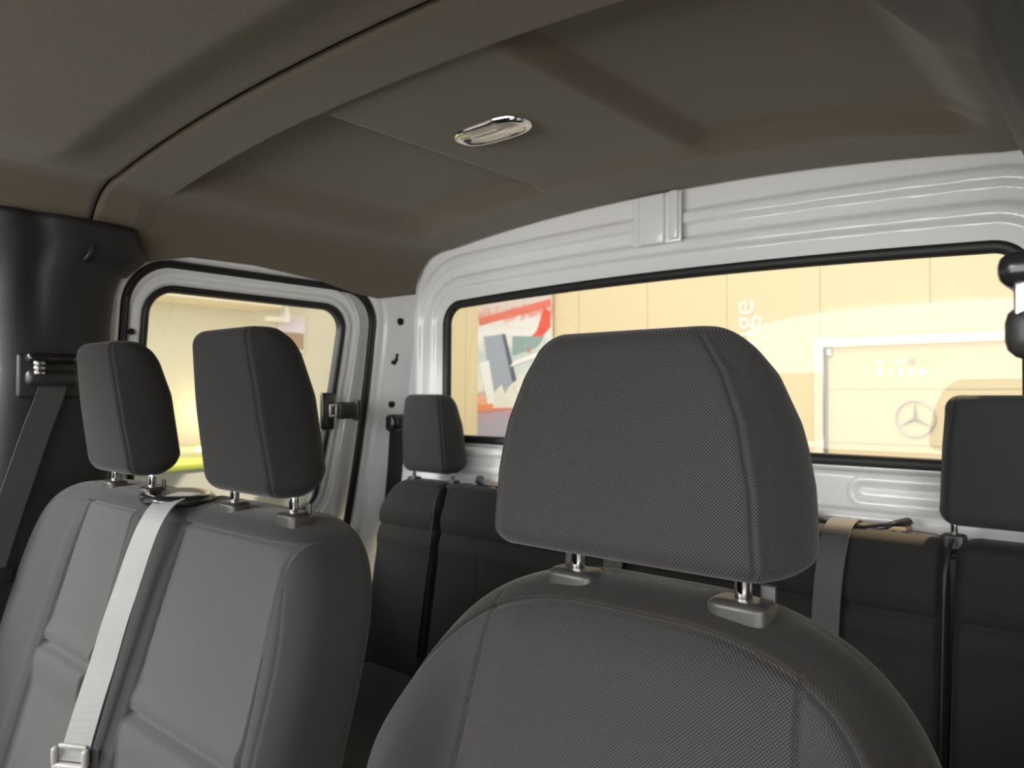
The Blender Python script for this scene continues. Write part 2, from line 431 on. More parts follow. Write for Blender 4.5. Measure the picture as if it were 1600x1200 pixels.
# lap belt hanging from the outlet over the middle seat
def unit(v): return Vector(v).normalized()
lap = empty('seat_belt', (-.34, .5, .98), 'pale grey seat belt running down the front of the two-place bench to its tongue', 'seat belt')
def rel(o, pts): return [tuple(Vector(p)-Vector(o.location)) for p in pts]
lp = [(-.275, .585, .998), (-.250, .545, 1.004), (-.232, .505, .996), (-.228, .484, .972), (-.2315, .470, .935), (-.237, .456, .885), (-.2425, .442, .835), (-.247, .430, .785), (-.251, .416, .735), (-.2535, .404, .69), (-.2555, .396, .657)]
wv = [(.95, .31, .0)]*4 + [(.94, .34, 0), (.93, .37, 0), (.92, .39, 0), (.91, .41, 0), (.90, .44, 0), (.88, .47, 0), (.87, .49, 0)]
strap('webbing', rel(lap, lp), wv, .0016, M['belt_grey'], lap, wd=.043)
# tongue: plastic slotted head + steel blade
tn = Vector((-.2565, .393, .657)); W_ = unit((.87, .49, 0)); dn = unit((-.02, .008, -.10)); nn = W_.cross(dn).normalized()
R3 = Matrix((W_, nn, -dn)).transposed()
bm = bmesh.new()
add_box(bm, (0, 0, -.012), (.062, .012, .020), bev=.005)
for s_ in (-1, 1): add_box(bm, (s_*.027, 0, .008), (.010, .011, .030), bev=.004)
add_box(bm, (0, .006, .022), (.050, .006, .007), bev=.002)
for v in bm.verts: v.co = R3 @ (v.co*.88) + tn - Vector(lap.location)
tg = bmobj('belt_tongue', bm, M['grey_plastic'], lap); tag(tg, 'grey plastic belt tongue head')
bm = bmesh.new()
for s_ in (-1, 1): add_box(bm, (s_*.009, 0, -.042), (.007, .0025, .042), bev=.0008)
add_box(bm, (0, 0, -.024), (.025, .0025, .008), bev=.0008); add_box(bm, (0, 0, -.064), (.022, .0025, .008), bev=.0008)
for v in bm.verts: v.co = R3 @ v.co + tn - Vector(lap.location)
tag(bmobj('tongue_blade', bm, M['steel'], tg), 'bare steel blade')
tail = strap('lap_webbing', rel(lap, [(-.250, .408, .672), (-.258, .408, .60), (-.27, .39, .52), (-.29, .34, .455), (-.31, .28, .442)]),
      [(.87, .49, 0)]*5, .0016, M['belt'], lap, wd=.045)

# ================================================================== REAR BENCH
rb = empty('rear_bench_seat', (0, 1.30, 0), 'black full-width rear bench with narrow headrests under the back window', 'car seat')
OR = (0, 1.30, 0)
ymr = lambda z: .0*np.asarray(z) + 1.425 + .16*(np.asarray(z)-.92)
def rsec(xl, xr, seams, r=.022):
    def fr(X, Z, D):
        g = -.007*np.exp(-((Z-.803)/.0045)**2)
        g = g + .010*np.exp(-((Z-.84)/.03)**2) + .006*np.exp(-((Z-.77)/.02)**2)
        for xs in seams: g = g - .005*np.exp(-((X-xs)/.003)**2)*(Z < .803)
        return g
    return cushion('backrest', rb, xl, xr, .36, .928, ymr, .045, .045, r, [M['hr_knit']], fr, None, nx=150, nz=110, origin=OR)
rsec(side(-.70, -.112, .79, .14, 2.5), side(-.60, .030, .885, .043, 3.0), [])
rsec(side(-.53, -.036, .88, .048, 3.0), side(.55, .044, .88, .048, 3.0), [-.408, 0, .408])
rsec(side(.64, -.040, .88, .048, 3.0), side(.70, .112, .79, .14, 2.5), [])
for cx in (-.643, .672):
    headrest(rb, cx, 'headrest', .950, 1.160,
             lambda t: float(np.interp(t, [0, .1, .6, 1], [.094, .098, .092, .082])),
             lambda t: float(np.interp(t, [0, .5, 1], [.082, .074, .072])),
             lambda t: float(np.interp(t, [0, .15, .6, .85, 1], [.150, .165, .155, .140, .122])),
             [M['rear_knit'], M['rear_knit']], .075, .118, .93, post_r=.0055)
    for sxx in (-1, 1): guide(rb, cx+sxx*.075, .118, .925, .036, .030, .009, clip=False)
for x in (-.567, .597):     # release straps hanging in the gaps from the inner guides
    tag(tube('release_strap', [(x, .098, .927), (x+.002, .070, .918), (x, .054, .88), (x-.002, .044, .80), (x, .025, .68), (x+.001, -.002, .50)], .0024, M['rubber'], rb, sx_=1.6), 'thin black cord down the seam')
o = box('seat_cushion', (0, -.19, .37), (1.60, .46, .15), M['knit_dark'], rb, bev=.045)
box('back_board', (0, .150, .62), (1.50, .030, .57), M['black_plastic'], rb, bev=.012)
box('gap_filler', (0, .128, .62), (1.30, .04, .56), M['rubber'], rb, bev=.012)
box('seat_pedestal', (0, -.10, .145), (1.45, .30, .285), M['black_plastic'], rb, bev=.02)
for x in (.428, -.428):
    tag(tube('belt_outlet', [(x-.085, .165, .940), (x-.06, .135, .932), (x-.02, .118, .926), (x+.03, .115, .926), (x+.065, .135, .932), (x+.09, .165, .940)], .007, M['gloss_black'], rb, n=12, sx_=1.6), 'glossy black arched belt outlet')
    bm = bmesh.new(); add_box(bm, (x+.01, .150, .927), (.17, .050, .012), bev=.005); tag(bmobj('outlet_plate', bm, M['plate'], rb), 'tan plate under the belt outlet')

# rear belts coming over the bench top
def rear_belt(x, label):
    b = empty('seat_belt', (x, 1.36, .93), label, 'seat belt')
    P = [(x, 1.47, .905), (x, 1.448, .932), (x, 1.42, .938), (x, 1.385, .928), (x-.002, 1.366, .90), (x-.004, 1.350, .85), (x-.006, 1.342, .80), (x-.007, 1.334, .74), (x-.009, 1.316, .64), (x-.01, 1.29, .50)]
    strap('webbing', rel(b, P), [(1, 0, 0)]*len(P), .0016, M['belt'], b, wd=.046)
    return b
rear_belt(.424, 'dark belt strap over the rear bench just left of its right headrest')
rear_belt(-.010, 'dark belt strap on the rear bench seen beneath the driver headrest')

# ================================================================== VAN BODY
def xw(z):   # inner skin of the left side
    z = np.asarray(z, float); q = np.maximum(1.46-z, 0); return .815 + .10*q + .12*q*q
# headliner ---------------------------------------------------------
def arch(x): return 1.612 - .046*(np.abs(x)/.68)**2.2
def zedge(y): return np.interp(y, [-.7, .60, .68, .72, .76, .82, .98, 1.16, 1.28, 1.36, 1.5], [1.36, 1.40, 1.40, 1.440, 1.453, 1.466, 1.469, 1.456, 1.434, 1.428, 1.455])
def headliner(name, y0, y1, ny, kind, label):
    ns = 241
    s = np.linspace(-1, 1, ns); y = np.linspace(y0, y1, ny)
    X = np.zeros((ny, ns)); Y = np.repeat(y[:, None], ns, 1); Z = np.zeros((ny, ns))
    for j in range(ny):
        ze = zedge(y[j]); za = arch(.66)
        for i in range(ns):
            a = abs(s[i]); sg = 1 if s[i] >= 0 else -1
            if a < .78: X[j, i] = s[i]/.78*.66; Z[j, i] = arch(X[j, i])
            else:
                th = (a-.78)/.22*PI/2
                X[j, i] = sg*(.66+.148*math.sin(th)**.9); Z[j, i] = ze+(za-ze)*math.cos(th)**.9
    if kind == 'front':
        # front panel lies higher than the cross beam, soft slope between
        ys = .50+.035*np.clip((np.abs(X)/.66), 0, 1)**2*np.sign(-X)*0
        up = sstep(.540, .460, Y)*sstep(.70, .50, np.abs(X))
        Z = Z - .020*up
        Z += .006*sstep(.590, .598, Y)
    else:
        Z += .006*sstep(.610, .602, Y)
        inx = sstep(.19, .235, X)*sstep(.67, .60, X) + sstep(-.186, -.192, X)*sstep(-.69, -.56, X)
        iny = sstep(.722, .726, Y)*sstep(1.33, 1.27, Y+.10*sstep(-.30, -.70, X)*0-.07*np.clip((np.abs(X)-.45)/.25, 0, 1))
        Z += .026*inx*iny
        mid = sstep(.722, .726, Y)*sstep(1.31, 1.27, Y)*(sstep(-.72, -.6, X)*sstep(.70, .62, X))
        Z += .008*mid
    V = np.stack([X, Y, Z], -1).reshape(-1, 3)
    o = mesh(name, V, grid_faces(ns, ny), M['headliner']); thick(o, .006, 1)
    for p_ in o.data.polygons:
        if p_.normal.z < 0: break
    tag(o, label, 'ceiling', kind='structure'); return o
headliner('ceiling_front', -.62, .598, 150, 'front', 'grey felt headliner panel in front of the cross beam seam')
headliner('ceiling_rear', .602, 1.497, 260, 'rear', 'grey felt headliner panel holding the reading lamp, behind the seam')
V = []
for y_ in (.585, .615):
    for i in range(121):
        a_ = -1+2*i/120; aa = abs(a_); sg_ = 1 if a_ >= 0 else -1
        if aa < .78: x_ = a_/.78*.66; z_ = arch(x_)
        else:
            th = (aa-.78)/.22*PI/2; x_ = sg_*(.66+.148*math.sin(th)**.9); z_ = zedge(.6)+(arch(.66)-zedge(.6))*math.cos(th)**.9
        V.append((x_*1.012, y_, z_+.014))
o = mesh('ceiling_joint', V, grid_faces(121, 2), M['rubber']); thick(o, .003, 1)
tag(o, 'black gap strip between the two headliner panels', 'ceiling seam', kind='structure')
# outer roof
V, F = [], []
for j, y in enumerate((-.85, -.6, 1.55)):
    for i in range(41):
        x = -.93+1.86*i/40; zz = 1.70-.10*(abs(x)/.93)**3 - (.10 if j == 0 else 0)
        V.append((x, y, zz))
o = mesh('roof', V, grid_faces(41, 3), M['white_paint']); thick(o, .01, 1); tag(o, 'white outer roof skin above the headliner', 'roof', kind='structure')

# rear wall ---------------------------------------------------------
def rrect_dist(X, Z, x0, x1, z0, z1, r):
    cx, cz, hx, hz = (x0+x1)/2, (z0+z1)/2, (x1-x0)/2-r, (z1-z0)/2-r
    qx, qz = np.abs(X-cx)-hx, np.abs(Z-cz)-hz
    return np.sqrt(np.maximum(qx, 0)**2+np.maximum(qz, 0)**2)+np.minimum(np.maximum(qx, qz), 0)-r
WX0, WX1, WZ0, WZ1, WR = -.698, .698, 1.030, 1.418, .06
def ztopwin(x): return .018*(1-(x/.7)**2)   # slight crown of the window top
nx, nz = 420, 330
xs = np.linspace(-.93, .93, nx); zs = np.linspace(.30, 1.64, nz)
X, Z = np.meshgrid(xs, zs)
Zc = Z - np.where(Z > 1.2, ztopwin(X)*np.clip((Z-1.2)/.2, 0, 1), 0)
D = rrect_dist(X, Zc, WX0, WX1, WZ0, WZ1, WR)
y = np.full_like(X, 1.512)
y -= .010*sstep(.036, .046, D) * (Z > 1.0)
y += .014*sstep(.062, .074, D) * (Z > 1.0)
up = sstep(1.06, 1.12, Z)
y -= .013*sstep(.098, .106, D)*up
y += .012*sstep(.122, .134, D)*up
# below the window: ledge, slotted rail and lower fold
lo = sstep(1.022, 1.014, Z)
y -= .026*lo
y += .010*sstep(.952, .946, Z)
y -= .012*sstep(.930, .922, Z)
def capsule(X, Z, xa, xb, zc): 
    dx = np.maximum(np.maximum(xa-X, X-xb), 0); return np.sqrt(dx**2+(Z-zc)**2)
for xa, xb in ((.436, .66), (-.66, -.436), (-.20, .20)):
    d = capsule(X, Z, xa, xb, .983); y += .012*sstep(.015, .010, d)
    y -= .0035*np.exp(-((d-.022)/.003)**2)
V = np.stack([X, y, Z], -1).reshape(-1, 3)
Fg = grid_faces(nx, nz); Dm = D.reshape(-1)
Fk = [f for f in Fg if min(Dm[f[0]], Dm[f[1]], Dm[f[2]], Dm[f[3]]) > -.004]
o = mesh('wall_rear', V, Fk, M['white_paint']); thick(o, .003, 0)
tag(o, 'white painted steel rear wall with ribs around the back window', 'wall', kind='structure')
for p_ in o.data.polygons[:1]: pass
def disc(name, c, nrm, r, m, parent=None, depth=.002):
    c = Vector(c); n_ = Vector(nrm).normalized(); bm = bmesh.new(); add_tube(bm, [c, c+n_*depth], r, 24)
    return bmobj(name, bm, m, parent, smooth=False)
disc('rivet_hole', (.376, 1.486, .974), (0, -1, 0), .0042, M['hole'], o, .0008)
disc('rivet_hole', (-.376, 1.486, .974), (0, -1, 0), .0042, M['hole'], o, .0008)
# small bracket plate under the headliner
bm = bmesh.new(); add_box(bm, (.0, 1.4915, 1.552), (.122, .005, .112), bev=.002)
add_box(bm, (-.010, 1.4865, 1.552), (.066, .012, .112), bev=.005); add_box(bm, (.045, 1.4875, 1.556), (.022, .010, .108), bev=.004)
brk = bmobj('bracket_plate', bm, M['white_paint'], o)

def rr_path(y0, y1, z0, z1, r, n=14, fx=None):
    """rounded rectangle in (a, z): returns points and outward normals"""
    P = []
    for (cy, cz, a0) in ((y1-r, z1-r, 0), (y0+r, z1-r, 90), (y0+r, z0+r, 180), (y1-r, z0+r, 270)):
        for k in range(n+1):
            t = math.radians(a0+90*k/n); P.append((cy+r*math.cos(t), cz+r*math.sin(t), math.cos(t), math.sin(t)))
    Q = []
    for i in range(len(P)):     # add straight pieces
        a, b = P[i], P[(i+1) % len(P)]; Q.append(a)
        if math.hypot(a[0]-b[0], a[1]-b[1]) > .08:
            for k in range(1, 12): t = k/12; Q.append(tuple(a[j]*(1-t)+b[j]*t for j in range(4)))
    return Q
def ring_sweep(name, path, prof, put, m, parent=None, closed_prof=False):
    n = len(path); V = []
    for d, h in prof:
        for (a, z, na, nz_) in path: V.append(put(a+na*d, z+nz_*d, h))
    F = grid_faces(n, len(prof), wrap=True)
    if closed_prof:
        k = len(prof)-1
        F += [(k*n+i, k*n+(i+1) % n, (i+1) % n, i) for i in range(n)]
    return mesh(name, V, F, m, parent)
def pane_grid(name, a0, a1, z0, z1, r, put, m, parent, h, na=90, nz_=16):
    V = []
    for j in range(nz_):
        for i in range(na):
            a = a0+(a1-a0)*(.5-.5*math.cos(PI*i/(na-1))); e = max(0, r-min(a-a0, a1-a)); c = r-math.sqrt(max(0, r*r-e*e))
            lo_, hi_ = z0+c, z1-c; V.append(put(a, lo_+(hi_-lo_)*j/(nz_-1), h))
    return mesh(name, V, grid_faces(na, nz_), m, parent)
# glass material (thin pane)
def glass_mat(name, tint=(1, 1, 1)):
    m = bpy.data.materials.new(name); m.use_nodes = True; n = m.node_tree; n.nodes.clear()
    o_ = n.nodes.new('ShaderNodeOutputMaterial'); tr = n.nodes.new('ShaderNodeBsdfTransparent'); tr.inputs[0].default_value = (*tint, 1)
    gl = n.nodes.new('ShaderNodeBsdfGlossy'); gl.inputs['Roughness'].default_value = .01
    lw = n.nodes.new('ShaderNodeLayerWeight'); lw.inputs['Blend'].default_value = .5
    pw = n.nodes.new('ShaderNodeMath'); pw.operation = 'POWER'; pw.inputs[1].default_value = 5; n.links.new(lw.outputs['Facing'], pw.inputs[0])
    fr = n.nodes.new('ShaderNodeMath'); fr.operation = 'MULTIPLY_ADD'; fr.inputs[1].default_value = .93; fr.inputs[2].default_value = .045; n.links.new(pw.outputs[0], fr.inputs[0])
    k = n.nodes.new('ShaderNodeMath'); k.operation = 'MULTIPLY'; k.inputs[1].default_value = 1.0
    mx = n.nodes.new('ShaderNodeMixShader'); n.links.new(fr.outputs[0], k.inputs[0]); n.links.new(k.outputs[0], mx.inputs[0])
    n.links.new(tr.outputs[0], mx.inputs[1]); n.links.new(gl.outputs[0], mx.inputs[2]); n.links.new(mx.outputs[0], o_.inputs[0])
    return m
M['glass'] = glass_mat('window_glass', (.97, .98, .96))
win = empty('window_1', (0, 1.515, 1.2), 'wide rear window with rounded corners and black rubber seal', 'window', kind='structure')
put_rear = lambda a, z, h: (a, 1.512-h-1.515, z + (ztopwin(a) if z > 1.2 else 0)*min(1, max(0, (z-1.2)/.2)) - 1.2)
pth = rr_path(WX0, WX1, WZ0, WZ1, WR)
ring_sweep('window_seal', pth, [(.004, .001), (.003, .007), (-.003, .009), (-.014, .008), (-.018, .003), (-.018, -.008)], put_rear, M['rubber'], win)
pane_grid('pane', -.690, .690, 1.036, 1.412, .054, put_rear, M['glass'], win, -.004)

# rear corner posts and side walls --------------------------------------------------
def side_wall(sg, name, label):
    """body side with a door opening; the grid follows the tumblehome"""
    ny, nz_ = 300, 300
    ys = np.linspace(.64, 1.53, ny); zs_ = np.linspace(-.03, 1.56, nz_)
    Yg, Zg = np.meshgrid(ys, zs_)
    D = rrect_dist(Yg, Zg, .684, 1.368, .30, 1.452, .105)
    Xg = xw(Zg)
    Xg = Xg + .018*sstep(.012, 0, D)               # edge turns outward into the opening
    Xg = Xg + .010*sstep(.045, .030, D)*sstep(1.36, 1.40, Yg)   # raised flange beside the seal
    Xg = Xg + .03*sstep(1.488, 1.53, Yg)*0
    V = np.stack([sg*Xg, Yg, Zg], -1).reshape(-1, 3); Dm = D.reshape(-1)
    F = [f for f in grid_faces(ny, nz_) if min(Dm[f[0]], Dm[f[1]], Dm[f[2]], Dm[f[3]]) > -.003]
    o = mesh(name, V, F, M['white_paint']); thick(o, .003, 0)
    return tag(o, label, 'wall', kind='structure')
wl = side_wall(-1, 'wall_left', 'white painted corner post between side door and rear wall')
wr = side_wall(1, 'wall_right', 'white painted body side on the driver side of the cab')
for z, rr in ((1.372, .0115), (1.132, .0115)):
    disc('plug_hole', (-xw(z)-.002, 1.452, z), (1, 0, .15), rr, M['hole'], wl, .006)
tag(tube('hook_slot', [(-xw(1.275)+.002, 1.452, 1.278), (-xw(1.262)+.003, 1.450, 1.262), (-xw(1.250)+.004, 1.443, 1.250), (-xw(1.254)+.003, 1.434, 1.254)], .0055, M['hole'], wl), 'black J-shaped hook slot')
# side doors -------------------------------------------------------------------------
def side_door(sg, name, wname, label, wlabel):
    d = empty(name, (sg*.85, 1.02, .85), label, 'door', kind='structure')
    def put(a, z, h):    # h > 0 towards the cabin
        lean = -.055*max(0, 1.35-z) if a > 1.1 else 0
        return (sg*(xw(z)+.022-h)-sg*.85, a+lean*min(1, (a-1.1)/.15) - 1.02, z-.85)
    gp = rr_path(.728, 1.272, .825, 1.402, .072)
    fr = ring_sweep('door_frame', gp, [(-.004, -.012), (-.002, .006), (.006, .012), (.014, .013), (.020, .005), (.026, .005), (.032, .013), (.040, .013), (.046, .002), (.062, -.004), (.085, -.008), (.125, -.012), (.165, -.014), (.17, -.03)], put, M['white_paint'], d)
    # door skin below the window
    lower = box('door_panel', (sg*.09, 0, -.33), (.05, .70, .52), M['white_paint'], d, bev=.01)
    wn = empty(wname, (sg*.87, 1.0, 1.1), wlabel, 'window', kind='structure')
    def putw(a, z, h):
        lean = -.055*max(0, 1.35-z) if a > 1.1 else 0
        return (sg*(xw(z)+.022-h)-sg*.87, a+lean*min(1, (a-1.1)/.15)-1.0, z-1.1)
    ring_sweep('window_seal', gp, [(.000, .004), (-.002, .014), (-.008, .015), (-.014, .012), (-.017, .004), (-.017, -.008)], putw, M['rubber'], wn)
    pane_grid('pane', .736, 1.264, .833, 1.394, .066, putw, M['glass'], wn, -.002)
    return d
dl = side_door(-1, 'door_1', 'window_2', 'white side door frame behind the front passenger seats', 'rounded side window above the front bench, black seal')
dr = side_door(1, 'door_2', 'window_3', 'white side door frame on the driver side', 'side window on the driver side')
disc('plug_hole', (.012, -.318, .440), (1, 0, .1), .007, M['hole'], dl, .003)
# rubber door seal along the body opening
def put_seal(sg):
    return lambda a, z, h: (sg*(xw(z)+.012-h), a, z)
sp = rr_path(.686, 1.368, .30, 1.451, .102, n=18)
for sg, lb in ((-1, 'black rubber weatherstrip around the left side door opening'), (1, 'black rubber weatherstrip around the right side door opening')):
    o = ring_sweep('trim_1' if sg < 0 else 'trim_2', sp, [(-.014, -.006), (-.013, .004), (-.009, .007), (-.006, .002), (-.004, .007), (-.001, .009), (.003, .007), (.004, .0)], put_seal(sg), M['rubber'])
    tag(o, lb, 'door seal', kind='structure')
# window latch on the left window
lt = empty('window_latch', (-.83, 1.25, 1.115), 'black plastic latch on the rear edge of the left side window', 'latch')
bm = bmesh.new(); add_box(bm, (-.006, -.038, -.002), (.016, .042, .100), bev=.007, rot=None)
bmobj('latch_plate', bm, M['gloss_black'], lt)
bm = bmesh.new(); add_box(bm, (.002, .020, .000), (.024, .062, .046), bev=.006); add_box(bm, (.004, .052, .000), (.026, .018, .056), bev=.006)
bmobj('latch_arm', bm, M['black_plastic'], lt)
bm = bmesh.new(); add_box(bm, (.006, -.028, .014), (.006, .026, .006), bev=.001); add_box(bm, (.006, -.028, -.014), (.006, .026, .006), bev=.001)
add_box(bm, (.006, -.038, 0), (.006, .006, .030), bev=.001); add_box(bm, (.006, -.019, 0), (.006, .006, .030), bev=.001)
tag(bmobj('latch_striker', bm, M['steel'], lt), 'bright metal striker with square hole')

# B pillar trims ----------------------------------------------------------------------
def pillar(sg, name, label):
    nz_, n = 110, 60; V = []
    zz = np.linspace(.20, 1.498 if sg < 0 else 1.56, nz_)
    for z in zz:
        q = max(0, 1.40-z)
        yr = float(np.interp(z, [.2, .9, 1.30, 1.36, 1.40, 1.446, 1.50, 1.52], [.72, .665, .652, .656, .668, .716, .69, .66]))
        yf = float(np.interp(z, [.2, .7, 1.2, 1.40, 1.52], [.36, .41, .445, .430, .40]))
        xin = float(np.interp(z, [.2, .8, 1.0, 1.284, 1.344, 1.40, 1.455, 1.52], [.83, .815, .80, .787, .779, .774, .758, .745])) if sg < 0 else \
              float(np.interp(z, [.2, .8, 1.0, 1.284, 1.344, 1.40, 1.455, 1.52], [.90, .88, .85, .80, .776, .756, .700, .64]))
        for k in range(n):
            t = k/(n-1); a = t*PI
            # profile from the front outer edge round the inner face to the rear outer edge
            c = -math.cos(a); y_ = (yf+yr)/2 + (yr-yf)/2*math.copysign(abs(c)**.55, c)
            x_ = xin + .085*(1-abs(math.sin(a))**.42)
            # vertical ridge and hollow on the forward part
            f = (y_-yf)/(yr-yf)
            x_ += .010*math.exp(-((f-.30)/.09)**2)*min(1, max(0, (z-1.25)/.15)) - .006*math.exp(-((f-.46)/.05)**2)*min(1, max(0, (z-1.2)/.15))
            if sg > 0: x_ += .24*max(0, yr-.01-y_)
            V.append((sg*x_, y_, z))
    F = grid_faces(n, nz_)
    F.append(tuple((nz_-1)*n+i for i in range(n)))
    mi = [1 if (f[0] % n) < 11 else 0 for f in F]; mi[-1] = 0  # front edge strip: window light put into a lighter colour
    o = mesh(name, V, F, [M['trim'], M['window_lit_trim']] if sg < 0 else [M['mid_trim'], M['mid_trim']], midx=mi); thick(o, .003, 1)
    return tag(o, label, 'pillar trim', kind='structure')
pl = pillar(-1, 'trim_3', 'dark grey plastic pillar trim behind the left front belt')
pr_ = pillar(1, 'trim_4', 'dark grey pillar trim at the right edge of the picture')
# coat hook
hk = empty('coat_hook', (-.772, .600, 1.445), 'small dark coat hook high on the left pillar trim', 'hook')
tube('hook_body', [(.002, -.006, .020), (.012, -.007, .012), (.016, -.010, -.006), (.012, -.014, -.022), (-.002, -.016, -.026)], .0055, M['black_plastic'], hk, sx_=1.4)
box('hook_plate', (-.002, -.008, 0), (.008, .022, .052), M['trim'], hk, bev=.003)

# front belts -------------------------------------------------------------------------
def front_belt(sg, label):
    b = empty('seat_belt', ((-.785 if sg < 0 else .828), .53, 1.2), label, 'seat belt')
    s_ = -sg    # direction towards the cabin
    bm = bmesh.new()
    add_box(bm, (sg*.006, 0, -.012), (.014, .112, .085), bev=.006)
    slot = bmobj('anchor_cover', bm, M['black_plastic'], b)
    bm = bmesh.new()
    add_box(bm, (s_*.016, -.004, .022), (.030, .086, .020), bev=.008)
    lp_ = bmobj('belt_loop', bm, M['gloss_black'], b)
    bm = bmesh.new()
    for k in range(3 if sg < 0 else 0): add_tube(bm, [(s_*.030, -.038+.0008*k, .013-.0095*k), (s_*.032, -.020, .0115-.0095*k)], .0042, 12)
    if sg > 0: add_box(bm, (s_*.020, -.030, .0), (.006, .030, .030), bev=.002)
    tag(bmobj('guide_pin', bm, M['steel'], lp_), 'bright metal guide')
    bm = bmesh.new(); add_box(bm, (s_*.016, -.002, -.016 if sg < 0 else -.012), (.024, .090, .030), bev=.010)
    bmobj('loop_hood', bm, M['black_plastic'], b)
    P = [(s_*.012, .002, -.02), (s_*.014, -.004, -.05), (s_*.014, -.024, -.11), (s_*.012, -.050, -.20), (s_*.008, -.078, -.30), (s_*.004, -.102, -.40), (0, -.13, -.55)]
    strap('webbing', P, [(0, 1, -.22)]*len(P), .0016, M['belt'], b, wd=.048)
    bm = bmesh.new(); add_box(bm, (s_*.012, -.086, -.385), (.014, .055, .030), bev=.005)
    bmobj('belt_tongue', bm, M['gloss_black'], b)
    return b
front_belt(-1, 'dark belt hanging from the left pillar beside the front bench')
front_belt(1, 'black belt loop and strap on the pillar at the right edge')
# rear left belt on the corner post
b = empty('seat_belt', (-.83, 1.40, 1.06), 'dark belt on the white corner post behind the left rear headrest', 'seat belt')
bm = bmesh.new(); add_box(bm, (.014, .040, .018), (.040, .070, .050), bev=.012); bmobj('belt_loop', bm, M['gloss_black'], b)
strap('webbing', [(.018, .035, .0), (.014, .032, -.10), (.006, .026, -.22), (-.004, .01, -.40)], [(.25, 1, 0)]*4, .0016, M['black_plastic'], b, wd=.048)

# ceiling lamp ---------------------------------------------------------------------------
lamp = empty('reading_lamp', (-.024, .970, 1.616), 'small oval reading lamp with clear lens in the middle of the headliner', 'ceiling lamp')
lamp.rotation_euler = (0, 0, math.radians(0))
def ovalring(a, b, z, n=64, p=.72):
    return [(math.copysign(abs(math.cos(t))**p, math.cos(t))*a, math.copysign(abs(math.sin(t))**p, math.sin(t))*b, z) for t in (2*PI*k/n for k in range(n))]
prof = [(.080, .040, .003), (.079, .039, -.004), (.074, .035, -.0065), (.068, .030, -.0055), (.066, .028, -.003)]
V = []; 
for a, b_, z in prof: V += ovalring(a, b_, z)
mesh('lamp_bezel', V, grid_faces(64, len(prof), wrap=True), M['chrome'], lamp)
V = []; prof = [(.067, .029, -.003), (.062, .025, -.006), (.050, .018, -.009), (.030, .010, -.0105), (.004, .002, -.011)]
for a, b_, z in prof: V += ovalring(a, b_, z)
F = grid_faces(64, len(prof), wrap=True) + [tuple(4*64+i for i in range(64))]
ln = mesh('lamp_lens', V, F, M['lens'], lamp)
bm = bmesh.new()
for k in range(7): add_box(bm, (-.002+.0*k, -.018+.006*k, -.0085-(.002 if 1 < k < 5 else 0)), (.085-.008*abs(k-3), .0018, .003), bev=.0006)
bmobj('lens_rib', bm, M['lens'], ln)
bm = bmesh.new(); add_box(bm, (-.048, -.008, -.009), (.016, .010, .003), bev=.0012); bmobj('lamp_switch', bm, M['black_plastic'], lamp)

# cab shell ahead of the seats, floor ---------------------------------------------------------
o = box('floor', (0, .25, -.02), (1.86, 2.60, .04), M['cab_floor']); tag(o, 'dark rubber cab floor under the seats', 'floor', kind='structure')
o = box('wall_front', (0, -1.02, .45), (1.86, .06, .90), M['trim']); tag(o, 'dark bulkhead and dashboard end below the windscreen', 'wall', kind='structure')
# left front door below the belt line
o = box('door_3', (-.90, -.30, .43), (.06, 1.40, .86), M['trim'], bev=.015); tag(o, 'front passenger door panel, mostly outside the picture', 'door', kind='structure')
def post(name, a, b, r, label):
    o = tube(name, [a, ((a[0]+b[0])/2, (a[1]+b[1])/2, (a[2]+b[2])/2), b], r, M['trim'], n=16); return tag(o, label, 'pillar', kind='structure')
post('trim_5', (-.86, -.95, .88), (-.78, -.60, 1.50), .04, 'left windscreen pillar')
post('trim_6', (.86, -.95, .88), (.80, -.60, 1.50), .04, 'right windscreen pillar')
o = tube('trim_7', [(-.875, .400, .88), (-.868, .405, 1.1), (-.86, .410, 1.30), (-.835, .39, 1.40), (-.82, .33, 1.452), (-.80, .1, 1.475), (-.79, -.5, 1.47)], .012, M['rubber'])
tag(o, 'black rubber seal of the left front door, at the left edge', 'door seal', kind='structure')

# ================================================================== SHOWROOM
def panel_wall(name, col, lines_axis, offset, pitch, rough=.55):
    m = mat(name, col, rough); n = m.node_tree; L = n.links; b = n.nodes['Principled BSDF']
    g = n.nodes.new('ShaderNodeTexCoord'); s = n.nodes.new('ShaderNodeSeparateXYZ'); L.new(g.outputs['Object'], s.inputs[0])
    a = n.nodes.new('ShaderNodeMath'); a.operation = 'SUBTRACT'; a.inputs[1].default_value = offset; L.new(s.outputs[lines_axis], a.inputs[0])
    w_ = n.nodes.new('ShaderNodeMath'); w_.operation = 'PINGPONG'; w_.inputs[1].default_value = pitch/2; L.new(a.outputs[0], w_.inputs[0])
    c = n.nodes.new('ShaderNodeMath'); c.operation = 'LESS_THAN'; c.inputs[1].default_value = .008; L.new(w_.outputs[0], c.inputs[0])
    mx = n.nodes.new('ShaderNodeMix'); mx.data_type = 'RGBA'; mx.inputs[6].default_value = (*col, 1); mx.inputs[7].default_value = (*[k*.72 for k in col], 1)
    L.new(c.outputs[0], mx.inputs[0]); L.new(mx.outputs[2], b.inputs['Base Color']); return m
M['hall_back'] = panel_wall('hall_back_panels', (.86, .72, .47), 0, -1.079, 1.15)
M['hall_side'] = mat('hall_side_paint', (.74, .73, .60), .7)
M['cream'] = mat('cream_paint', (.93, .86, .70), .6)
M['roller'] = panel_wall('roller_door_sections', (.78, .65, .41), 2, 1.274, .60)
M['emblem'] = mat('emblem_metal', (.55, .53, .50), .3, .6)
